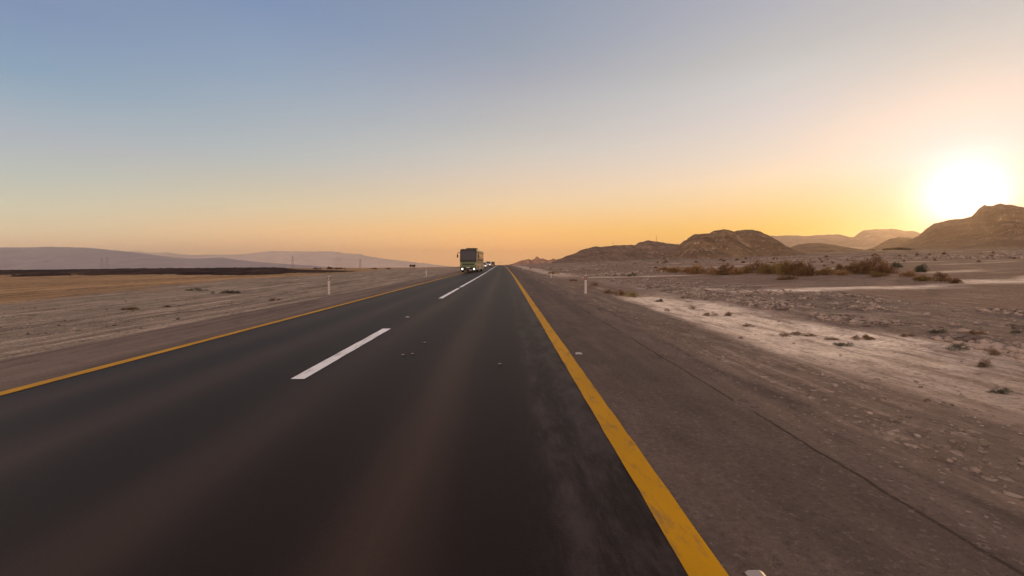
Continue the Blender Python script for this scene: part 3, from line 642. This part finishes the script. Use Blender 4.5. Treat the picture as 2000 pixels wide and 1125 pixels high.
row = [(1297, 530, 34, 9, 'orange', 'low rusty shrub at the far left end of the shrub band'),
       (1322, 532, 38, 11, 'orange', 'low rusty shrub, second from the left end of the band'),
       (1346, 534, 30, 11, 'orange', 'small rusty shrub left of the rounded orange clump'),
       (1362, 535.5, 32, 17, 'orange', 'rounded orange shrub, brightest in the left part of the band'),
       (1388, 536, 36, 15, 'orange', 'orange brown shrub right of the rounded orange clump'),
       (1413, 537, 40, 14, 'brown', 'wide low brown shrub before the dark far shrub'),
       (1420, 527, 26, 11, 'brown', 'dark shrub standing farther back behind the low brown one'),
       (1440, 536, 34, 12, 'orange', 'low rusty shrub between the brown one and the tall thicket'),
       (1463, 534, 34, 14, 'orange', 'rusty shrub at the left foot of the tall thicket'),
       (1482, 533, 44, 21, 'brown', 'tall dark brown shrub forming the left end of the thicket'),
       (1509, 535, 42, 20, 'olive', 'olive brown shrub, second in the tall thicket'),
       (1536, 537, 46, 25, 'olive', 'broad olive brown shrub, highest of the thicket'),
       (1563, 538, 42, 24, 'brown', 'brown shrub right of the highest thicket shrub'),
       (1590, 538.5, 44, 22, 'brown', 'dark brown shrub at the right end of the thicket'),
       (1539, 546.5, 32, 9, 'brown', 'low dark shrub out in front of the thicket'),
       (1615, 536, 34, 13, 'olive', 'low olive shrub in the dip right of the thicket'),
       (1641, 527, 18, 10, 'brown', 'small dark shrub farther back left of the big round shrub'),
       (1643, 538, 36, 10, 'orange', 'low orange brown shrub before the small dark far shrub'),
       (1674, 534, 44, 21, 'brown', 'brown shrub leaning on the left of the big round one'),
       (1698, 534.5, 52, 29, 'brown', 'big round dark brown shrub, tallest of all on the plain'),
       (1727, 535, 44, 21, 'brown', 'brown shrub right of the big round one'),
       (1749, 523, 20, 10, 'grey', 'small greyish shrub behind the right end of the band'),
       (1712, 540, 40, 9, 'olive', 'low olive shrub at the foot of the big round one'),
       (1772, 540, 32, 12, 'orange', 'low orange brown shrub left of the grey green bush'),
       (1808, 531.5, 24, 16, 'grey', 'upright grey green bush standing alone on the plain'),
       (1805, 549, 30, 11, 'olive', 'faint low olive shrub in front of the grey green bush'),
       (1838, 550, 34, 16, 'brown', 'dark brown shrub, left part of the pair at the right'),
       (1864, 553, 36, 9, 'brown', 'flat brown shrub trailing right of the dark brown one')]
for r in row: shrub(*r, group=ROW)
gq = np.random.default_rng(4)
for i in range(38):
    u = gq.uniform(1230, 1990); v = np.interp(u, [1230, 1400, 1990], [511, 506, 492])+gq.uniform(1, 22)*gq.random()
    shrub(u, v, gq.uniform(4, 9), gq.uniform(2.2, 4), 'brown', 'tiny dark scrub dot on the far plain before the right hills', 'scrub dots on the far plain', n=260, name='desert_scrub', cat='shrub', parts=False)
TU = 'dry tufts along the right verge'
tufts = [(1083, 535, 21, 7, 'yellow', 'yellow green round bush beside the far right shoulder'),
         (1235, 540, 16, 8, 'grey', 'small dark bush on the pale flat left of the shrub band'),
         (1232, 580, 26, 12, 'yellow', 'yellow green tuft just right of the nearest right post'),
         (1213, 577, 24, 12, 'brown', 'dark brown tuft touching the yellow green one'),
         (1188, 573, 20, 8, 'brown', 'low brown tuft between the right post and the dark brown tuft'),
         (1160, 559, 12, 9, 'brown', 'small dark tuft right behind the nearest right post'),
         (1119, 549, 18, 5, 'brown', 'flat dark tuft left of the nearest right post'),
         (1288, 590, 16, 7, 'grey', 'greyish tuft at the left tip of the pale sand'),
         (1338, 583, 24, 5, 'brown', 'flat brown tuft on the upper left rim of the pale sand'),
         (1352, 604, 14, 7, 'dry', 'thin dry tuft on the sand, uppermost of the left ones'),
         (1390, 617, 26, 9, 'dry', 'dry tuft on the pale sand, left of its round twin'),
         (1423, 617, 16, 9, 'brown', 'round brown tuft on the pale sand'),
         (1462, 638, 20, 7, 'dry', 'small slanting dry tuft in the middle of the pale sand'),
         (1533, 657, 20, 9, 'dry', 'dry tuft, leftmost of three in a row on the sand'),
         (1557, 655, 26, 9, 'dry', 'dry tuft, middle one of three in a row on the sand'),
         (1583, 657, 20, 8, 'dry', 'dry tuft, rightmost of three in a row on the sand'),
         (1623, 664, 26, 8, 'dry', 'low slanting dry tuft left of the large dark tuft'),
         (1688, 664, 36, 12, 'brown', 'large dark brown tuft on the sand wash'),
         (1650, 675, 44, 8, 'grey', 'flat greyish tuft below the large dark brown one'),
         (1768, 657, 26, 8, 'dry', 'faint dry tuft right of the large dark brown one'),
         (1822, 651, 18, 9, 'grey', 'grey green tuft at the right rim of the pale sand'),
         (1842, 650, 18, 10, 'grey', 'grey green tuft right beside its twin on the sand rim'),
         (1876, 684, 36, 17, 'grey', 'broad grey green tuft near the right edge of the photo'),
         (1937, 693, 22, 15, 'dry', 'upright dry tuft, upper one of the pair at the right edge'),
         (1921, 716, 20, 18, 'dry', 'upright dry tuft, lower one of the pair at the right edge'),
         (1958, 768, 38, 13, 'grey', 'lowest dark tuft near the right edge of the photo'),
         (1910, 652, 26, 7, 'brown', 'flat dark tuft on the far side of the grey gravel at the right'),
         (1985, 650, 20, 8, 'grey', 'dark tuft cut by the right edge of the photo')]
for r in tufts: shrub(*r, group=TU, name='dry_tuft', cat='tuft', parts=False, thin=True)
lt = [(260, 605, 40, 7, 'brown', 'long dark tuft lying on the left verge'), (537, 587, 22, 6, 'brown', 'small brown tuft on the left verge before the post'),
      (385, 568, 40, 6, 'grey', 'grey green tuft on the left verge, left one of two'), (445, 573, 60, 7, 'grey', 'wide grey green tuft on the left verge, right one of two'),
      (325, 600, 16, 5, 'brown', 'tiny brown tuft right of the long dark one on the left')]
for r in lt: shrub(*r, group='dry tufts on the left verge', name='dry_tuft', cat='tuft', parts=False, thin=True)
# trees on the left skyline
for (u, v, w, h, Y, lab) in ((618, 526, 14, 3.5, 420, 'far dark tree crown, first on the left skyline'), (626, 526.5, 10, 3, 430, 'low far tree crown right of the first on the skyline'),
        (643, 526.5, 14, 5, 440, 'dark far tree, highest left of the skyline gap'), (655, 526, 14, 3.5, 440, 'low far tree crown in the middle of the skyline trees'),
        (664, 525.5, 10, 4.5, 450, 'rounded far tree on the skyline, right of the middle'), (672, 525.5, 7, 4, 450, 'small far tree, last on the right of the skyline trees'),
        (731, 523, 10, 2.5, 520, 'flat far tree crown on the skyline under the plain sky'), (758, 523, 10, 2.5, 520, 'flat far tree crown right of its twin on the skyline')):
    shrub(u, v, w, h, 'brown', lab, 'far trees on the left skyline', Y=Y, name='tree', cat='tree', n=500)
def small_tree(u, Y, vt, vb, w, lab):
    X = (u-U0)/F*Y; Z = tz(X, Y); top = H+(V0-vt)/F*Y; cb = H+(V0-vb)/F*Y; W_ = w/F*Y/2
    t = empty('tree', (X, Y, Z)); tag(t, lab, 'tree', 'three small trees against the sky')
    MB().tube([(0, 0, -.1), (.1, 0, (cb-Z)*.6), (0, 0, cb-Z+.5)], .16, .07, 6).build('trunk', STEM, t)
    g = np.random.default_rng(int(u)); n = 420
    p = g.normal(0, 1, (n, 3)); p /= np.linalg.norm(p, axis=1)[:, None]; p *= (g.random(n)**.4)[:, None]
    c = p*np.array([W_, W_, (top-cb)/2])+np.array([0, 0, (top+cb)/2-Z])
    a = g.normal(0, .22, (n, 3)); b = g.normal(0, .22, (n, 3))
    V = np.stack([c-a, c+b, c+a, c-b], 1)
    link('crown', np_mesh('crown', V.reshape(-1, 3), np.arange(n*4).reshape(-1, 4)), LM['brown'], t)
small_tree(802, 330, 517.3, 521, 3.6, 'small far tree left of the pair on the skyline by the bus')
small_tree(806.5, 330, 517.5, 520.5, 2.4, 'thin far tree, middle one of three on the skyline')
small_tree(809.5, 332, 517.2, 520.7, 3.0, 'small far tree, rightmost of three on the skyline')

# ---------------------------------------------------------------- roadside posts
PW = Mat('white_plastic', rough=.5, spec=.4, color=(.36, .32, .30)).m; PB = Mat('black_band', rough=.6, color=(.03, .02, .018)).m
PRf = Mat('orange_reflector', rough=.2, spec=.6, color=(.55, .16, .05)).m; PRw = Mat('pale_reflector', rough=.2, spec=.6, color=(.6, .5, .42)).m
def post(x, Y, hh, lab, refl, w=.055):
    x = x+float(road_x(Y)); Z = tz(x, Y)
    t = empty('delineator_post', (x, Y, Z)); tag(t, lab, 'roadside post', 'delineator posts along the shoulders')
    hh = hh-Z
    prof = [(-w, -.03), (w, -.03), (w*.55, .05), (-w*.55, .05)]
    MB().prism(prof, -.05, hh*.74, 'z').build('shaft', PW, t)
    MB().prism([(p*1.02, q*1.02) for p, q in prof], hh*.742, hh*.93, 'z').build('band', PB, t)
    b = MB().prism(prof, hh*.932, hh*.99, 'z'); b.prism([(p*.8, q*.8) for p, q in prof], hh*.991, hh, 'z'); b.build('cap', PW, t)
    MB().box(-w*.35, w*.35, -.045, -.032, hh*.78, hh*.90).build('reflector', refl, t)
post(-8.72, 21.6, .90, 'white roadside post with dark band on the left verge', PRw, .052)
post(-9.0, 50.0, .90, 'small far white post on the left verge near the bus', PRw)
post(4.12, 22.2, .92, 'nearest white roadside post on the right verge', PRf, .06)
post(4.9, 46.0, .60, 'middle post on the right verge, beyond the nearest one', PRf)
post(4.1, 92.0, .90, 'farthest thin post on the right verge near the horizon', PRf)

# ---------------------------------------------------------------- vehicles
GLASS = Mat('dark_tinted_glass', rough=.10, spec=.5, color=(.012, .012, .016)).m
WIND = Mat('windscreen_glass', rough=.25, spec=.30, color=(.016, .014, .022)).m
RUB = Mat('tyre_rubber', rough=.85, color=(.018, .017, .017)).m; RIM = Mat('wheel_metal', rough=.4, metal=.6, color=(.35, .33, .31)).m
BLK = Mat('black_plastic', rough=.6, color=(.015, .013, .013)).m
GRN = Mat('green_bus_paint', rough=.35, spec=.5, color=(.055, .085, .035)).m
OLV = Mat('olive_roof_paint', rough=.45, spec=.5, color=(.06, .05, .022)).m
CRM = Mat('side_paint_sky_glow', rough=.3, spec=.5, color=(.42, .36, .26)).m  # beige of the reflected evening sky put into the side colour
WHT = Mat('white_car_paint', rough=.3, spec=.5, color=(.52, .49, .47)).m; DRK = Mat('dark_car_paint', rough=.3, spec=.5, color=(.02, .02, .026)).m
CHR = Mat('plate_metal', rough=.5, color=(.45, .45, .42)).m
def lamp_mat(name, col, s):
    M = Mat(name, rough=.2, color=col); M.b.inputs['Emission Color'].default_value = (*col, 1); M.b.inputs['Emission Strength'].default_value = s; return M.m
HL = lamp_mat('lit_headlamp', (1.0, .90, .80), 2.0); HLd = lamp_mat('headlamp_dim', (1.0, .93, .85), 1.0)
AMB = Mat('amber_lamp', rough=.3, color=(.5, .3, .12)).m
def wheel(parent, x, y, r, w, side):
    t = MB().cyl((x, y, r), r, w, 'x', 28).build('wheel', RUB, parent)
    m = MB().cyl((x+side*(w/2+.004), y, r), r*.58, .03, 'x', 20); m.cyl((x+side*(w/2+.03), y, r), r*.2, .05, 'x', 12); m.build('rim', RIM, t)
def build_bus():
    B_ = empty('bus', (-5.60, 66.6, 0.0), math.radians(-2.2))
    tag(B_, 'green fronted bus with lit headlights coming towards the camera in the left lane', 'bus')
    Wd, L, Ht = 1.29, 12.0, 3.50
    # body shell: side outline, then rounded
    def shell(name, out2, x0, x1, mat, bev=.10):
        m = MB(); m.prism(out2, x0, x1, 'x')
        if bev:
            e = [e for e in m.bm.edges]; bmesh.ops.bevel(m.bm, geom=e, offset=bev, segments=3, profile=.5, affect='EDGES', clamp_overlap=True)
        return m.build(name, mat, B_)
    shell('body', [(.06, .36), (.0, .55), (.0, 1.60), (.10, 2.4), (.26, Ht-.10), (.5, Ht), (L, Ht), (L, .36)], -Wd, Wd, CRM, .07)
    # front mask (green), dark surround, screen, roof hump
    m = MB(); m.box(-Wd+.03, Wd-.03, -.035, .12, .80, 1.60, .05, 3); m.build('front_panel', GRN, B_)
    fm = MB(); fm.box(-.92, .88, -.048, -.030, 1.14, 1.29, .008); fm.build('grille', BLK, B_)
    m = MB(); m.box(-Wd+.02, Wd-.02, -.03, .10, .78, .82); m.box(-1.16, 1.16, -.052, .1, 1.36, 1.43, .01); m.build('trim_strip', GRN, B_)
    m = MB(); m.prism([(-.03, 1.603), (.075, 2.4), (.235, Ht-.06), (.34, Ht-.02), (.34, 1.603)], -Wd+.015, Wd-.015, 'x'); m.build('screen_surround', BLK, B_)
    m = MB(); m.prism([(-.026, 1.86), (.045, 2.4), (.178, 3.17), (.21, 3.17), (.075, 2.4), (.0, 1.86)], -1.14, 1.14, 'x'); ws = m.build('windscreen', WIND, B_)
    m = MB(); m.prism([(.176, 3.20), (.196, 3.33), (.22, 3.33), (.2, 3.20)], -1.10, 1.10, 'x'); m.build('destination_panel', WIND, B_)
    m = MB()
    for sx in (-1, 1): m.tube([(sx*.15, -.055, 1.80), (sx*.55, -.03, 2.02), (sx*.95, -.03, 2.08)], .018, .012, 5)
    m.build('wipers', BLK, ws)
    m = MB(); m.prism([(.32, Ht), (.30, Ht+.04), (.5, Ht+.10), (1.4, Ht+.10), (1.4, Ht)], -Wd+.12, Wd-.08, 'x'); m.build('roof_edge', OLV, B_)
    m = MB(); m.box(-.42, Wd-.10, .7, 3.1, Ht+.10, Ht+.27, .05); m.build('roof_unit', OLV, B_)
    m = MB(); m.box(-Wd+.04, Wd-.04, -.06, .2, .30, .80, .06, 3); bp = m.build('bumper', BLK, B_)
    m = MB(); m.box(-.27, .27, -.075, -.058, .68, .79); m.build('number_plate', CHR, bp)
    m = MB(); m.box(.05, .62, -.072, -.06, .36, .42, .01); m.build('lower_trim', CHR, bp)
    for sx in (-1, 1):
        h = MB().cyl((sx*.90, -.075, .53), .14, .03, 'y', 20).build('headlight', HL, B_)
        MB().box(sx*.90-.25, sx*.90+.25, -.066, -.05, .40, .66, .004).build('lamp_housing', BLK, h)
        MB().box(sx*1.13-.07, sx*1.13+.07, -.05, -.03, 1.18, 1.42, .01).build('marker_lamp', AMB, B_)
        # mirrors on curved arms
        a = MB().tube([(sx*(Wd-.05), .10, 3.05), (sx*(Wd+.18), -.12, 3.06), (sx*(Wd+.31), -.22, 2.92), (sx*(Wd+.32), -.22, 2.72)], .045, .035, 8).build('mirror_arm', BLK, B_)
        MB().box(sx*(Wd+.32)-.10, sx*(Wd+.32)+.10, -.30, -.16, 2.24, 2.76, .04).build('mirror', BLK, a)
        # side windows, skirt, lockers, wheels
        x0, x1 = (Wd, Wd+.012) if sx > 0 else (-Wd-.012, -Wd)
        for k in range(7):
            y0 = .75+k*1.58; MB().box(x0, x1, y0, y0+1.48, 1.72, 2.92, .0).build('side_window', GLASS, B_)
        MB().box(x0, x1, .5, L-.1, 2.96, 3.20).build('roof_band', OLV, B_)
        for k in range(3):
            y0 = 3.7+k*1.6; MB().box(x0, x1, y0, y0+1.5, .50, 1.25).build('locker_door', CRM, B_)
        MB().box(x0, x1, .5, L-.1, 1.38, 1.60).build('side_stripe', GRN, B_)
        for yy in (2.45, 9.2):
            xx = x1+.002 if sx > 0 else x0-.002
            MB().prism([(yy+.62*math.cos(a_), .50+.62*math.sin(a_)) for a_ in np.linspace(-.3, math.pi+.3, 16)], xx-.006, xx+.004, 'x').build('wheel_arch', BLK, B_)
            wheel(B_, sx*(Wd-.12), yy, .50, .30, sx)
    MB().box(-Wd-.014, -Wd+.001, 1.0, 1.9, .42, 2.8, .0).build('door', GLASS, B_)
build_bus()
def build_car(name, x, Y, w, h, L, paint, lab, lit, suv=True):
    C_ = empty(name, (x, Y, float(road_z(Y))), math.radians(-.8)); tag(C_, lab, 'car', 'vehicles following the bus')
    W2 = w/2; bh = h*.56
    m = MB(); m.prism([(0.02, .28), (0, .5), (.05, bh*.80), (.25, bh*.88), (L*.24, bh), (L-.1, bh), (L, bh*.9), (L, .32)], -W2, W2, 'x')
    bmesh.ops.bevel(m.bm, geom=list(m.bm.edges), offset=.06, segments=2, affect='EDGES', clamp_overlap=True); m.build('body', paint, C_)
    # cabin tapers towards the roof
    z0, z1 = bh-.02, h; y0, y1, y2, y3 = L*.20, L*.34, L*(.93 if suv else .78), L*.97
    wt = W2*.82
    def hexa(ps, mat, nm, par):
        q = MB(); v = [q.bm.verts.new(p) for p in ps]
        for f in ((0, 1, 2, 3), (7, 6, 5, 4), (0, 4, 5, 1), (1, 5, 6, 2), (2, 6, 7, 3), (3, 7, 4, 0)): q.bm.faces.new([v[i] for i in f])
        bmesh.ops.bevel(q.bm, geom=list(q.bm.edges), offset=.04, segments=2, affect='EDGES', clamp_overlap=True)
        return q.build(nm, mat, par)
    hexa([(-W2*.96, y0, z0), (W2*.96, y0, z0), (W2*.96, y3, z0), (-W2*.96, y3, z0), (-wt, y1, z1-.06), (wt, y1, z1-.06), (wt, y2, z1-.06), (-wt, y2, z1-.06)], GLASS, 'windows', C_)
    MB().box(-wt+.01, wt-.01, y1-.02, y2+.05, z1-.08, z1, .03).build('roof', paint, C_)
    for sx in (-1, 1):
        MB().tube([(sx*W2*.95, y0+.01, z0+.02), (sx*wt, y1-.01, z1-.04)], .04, .04, 5).build('pillar', paint, C_)
        MB().box(sx*(W2*.72)-W2*.2, sx*(W2*.72)+W2*.2, -.03, .06, bh*.60, bh*.80, .02).build('headlight', lit, C_)
        MB().box(sx*(W2+.10)-.09, sx*(W2+.10)+.09, L*.27, L*.30, bh, bh+.16, .02).build('mirror', paint, C_)
        for yy in (L*.18, L*.80): wheel(C_, sx*(W2-.10), yy, .34, .22, sx)
    MB().box(-W2*.62, W2*.62, -.025, .03, bh*.42, bh*.74, .01).build('grille', BLK, C_)
    MB().box(-W2*.9, W2*.9, -.04, .1, .26, .44, .03).build('bumper', BLK, C_)
    MB().box(-.25, .25, -.055, -.042, .40, .50).build('number_plate', CHR, C_)
build_car('car', -5.68, 112, 1.78, 1.55, 4.3, WHT, 'white car half hidden right behind the bus', HLd, False)
build_car('car', -5.78, 147, 1.95, 1.85, 4.9, WHT, 'white high car with dark grille, second in line behind the bus', HLd)
build_car('car', -6.35, 228, 2.0, 1.95, 4.8, DRK, 'black high car, last in the line of traffic behind the bus', AMB)

# ---------------------------------------------------------------- masts, pylons, bird
STL = Mat('galvanised_steel', rough=.6, metal=.3, color=(.16, .13, .11)).m
def mast(u, D, vt, vb, lab, r=.35):
    X = (u-U0)/F*D; zb = H+(V0-vb)/F*D; zt = H+(V0-vt)/F*D
    t = empty('radio_mast', (X, D, zb)); tag(t, lab, 'mast', 'radio masts on the hill crest')
    h = zt-zb
    m = MB()
    for a in range(3):
        c, s_ = math.cos(a*2.094)*r, math.sin(a*2.094)*r; m.tube([(c, s_, -3), (c*.6, s_*.6, h)], r*.30, r*.18, 5)
    for k in range(14):
        z = h*k/14; z2 = h*(k+1)/14
        for a in range(3):
            p = lambda a_, z_: (math.cos(a_*2.094)*r*(1-.4*z_/h), math.sin(a_*2.094)*r*(1-.4*z_/h), z_)
            m.tube([p(a, z), p(a+1, z2)], r*.12, r*.12, 4)
    m.build('lattice', STL, t)
    MB().tube([(0, 0, h), (0, 0, h*1.12)], r*.2, r*.1, 5).build('antenna', STL, t)
mast(1197, 930, 471, 480.5, 'thin radio mast on the long hill, left of the knoll')
mast(1282, 930, 459.5, 473, 'taller radio mast right beside the rocky knoll', .42)
def pylon(u, D, vt, lab, s=1.0):
    X = (u-U0)/F*D; zb = tz(X, D); h = H+(V0-vt)/F*D-zb
    t = empty('power_pylon', (X, D, zb)); tag(t, lab, 'pylon', 'far power pylons on the left plain')
    m = MB(); r = .16*s; b = h*.10
    def leg(sx, sy, z): k = (1-z/h)*b+.35; return (sx*k, sy*k, z)
    for sx in (-1, 1):
        for sy in (-1, 1): m.tube([leg(sx, sy, 0), leg(sx, sy, h*.6), leg(sx, sy, h)], r, r*.7, 4)
    for k in range(9):
        z, z2 = h*k/9, h*(k+1)/9
        for sx, sy, tx, ty in ((-1, -1, 1, -1), (1, -1, 1, 1), (1, 1, -1, 1), (-1, 1, -1, -1)):
            m.tube([leg(sx, sy, z), leg(tx, ty, z2)], r*.5, r*.5, 4)
    m.build('lattice', STL, t)
    for z in (.72, .84, .95):
        m = MB(); a = h*.13; m.tube([(-a, 0, h*z), (0, 0, h*z+h*.025), (a, 0, h*z)], r*.6, r*.6, 4); m.tube([(-a, 0, h*z), (a, 0, h*z)], r*.6, r*.6, 4); m.build('crossarm', STL, t)
pylon(571.5, 1300, 500, 'far lattice pylon above the right end of the dark bank', 1.2)
pylon(703.5, 1150, 505.5, 'far lattice pylon standing left of the three small trees', 1.1)
pylon(199, 2600, 503, 'faint far pylon before the mountains, left of its twin', 1.6)
pylon(209, 2800, 502, 'faint far pylon before the mountains, right of its twin', 1.6)
def bird():
    Y = 60; X = (977-U0)/F*Y; Z = H+(V0-512.5)/F*Y
    m = MB(); m.tube([(-.07, 0, 0), (-.02, 0, .01), (.03, 0, .01), (.06, 0, .02)], .022, .016, 6)
    for s in (-1, 1): m.poly([(-.03, 0, .02), (.03, 0, .02), (.01, s*.03, .10), (-.03, s*.03, .09)])
    o = m.build('bird', STEM); o.location = (X, Y, Z); tag(o, 'tiny dark bird flying low over the far road', 'bird')
bird()
for u, lab in ((988.7, 'tiny far shrub on the horizon at the end of the road, left one'), (998.7, 'tiny far shrub on the horizon at the end of the road, right one')):
    shrub(u, 517, 2.6, 3.0, 'brown', lab, 'tiny shrubs at the end of the road', Y=300, n=200)

# ---------------------------------------------------------------- haze
def haze():
    m = bpy.data.materials.new('thin_haze'); m.use_nodes = True; t = m.node_tree; t.nodes.clear()
    o = t.nodes.new('ShaderNodeOutputMaterial'); v = t.nodes.new('ShaderNodeVolumePrincipled')
    v.inputs['Color'].default_value = (.94, .81, .72, 1); v.inputs['Density'].default_value = 4.0e-5
    v.inputs['Anisotropy'].default_value = .79
    t.links.new(v.outputs[0], o.inputs['Volume'])
    zmin = float(terrain(np.array([-24000., 24000, -24000, 0]), np.array([24000., 24000, -80, 24000])).min())
    b = MB().box(-25500, 25500, -300, 25000, zmin-30, 620); ob = b.build('haze', m); tag(ob, kind='stuff')
haze()
print('tris', sum(len(o.data.polygons) for o in COL.objects if o.type == 'MESH'))
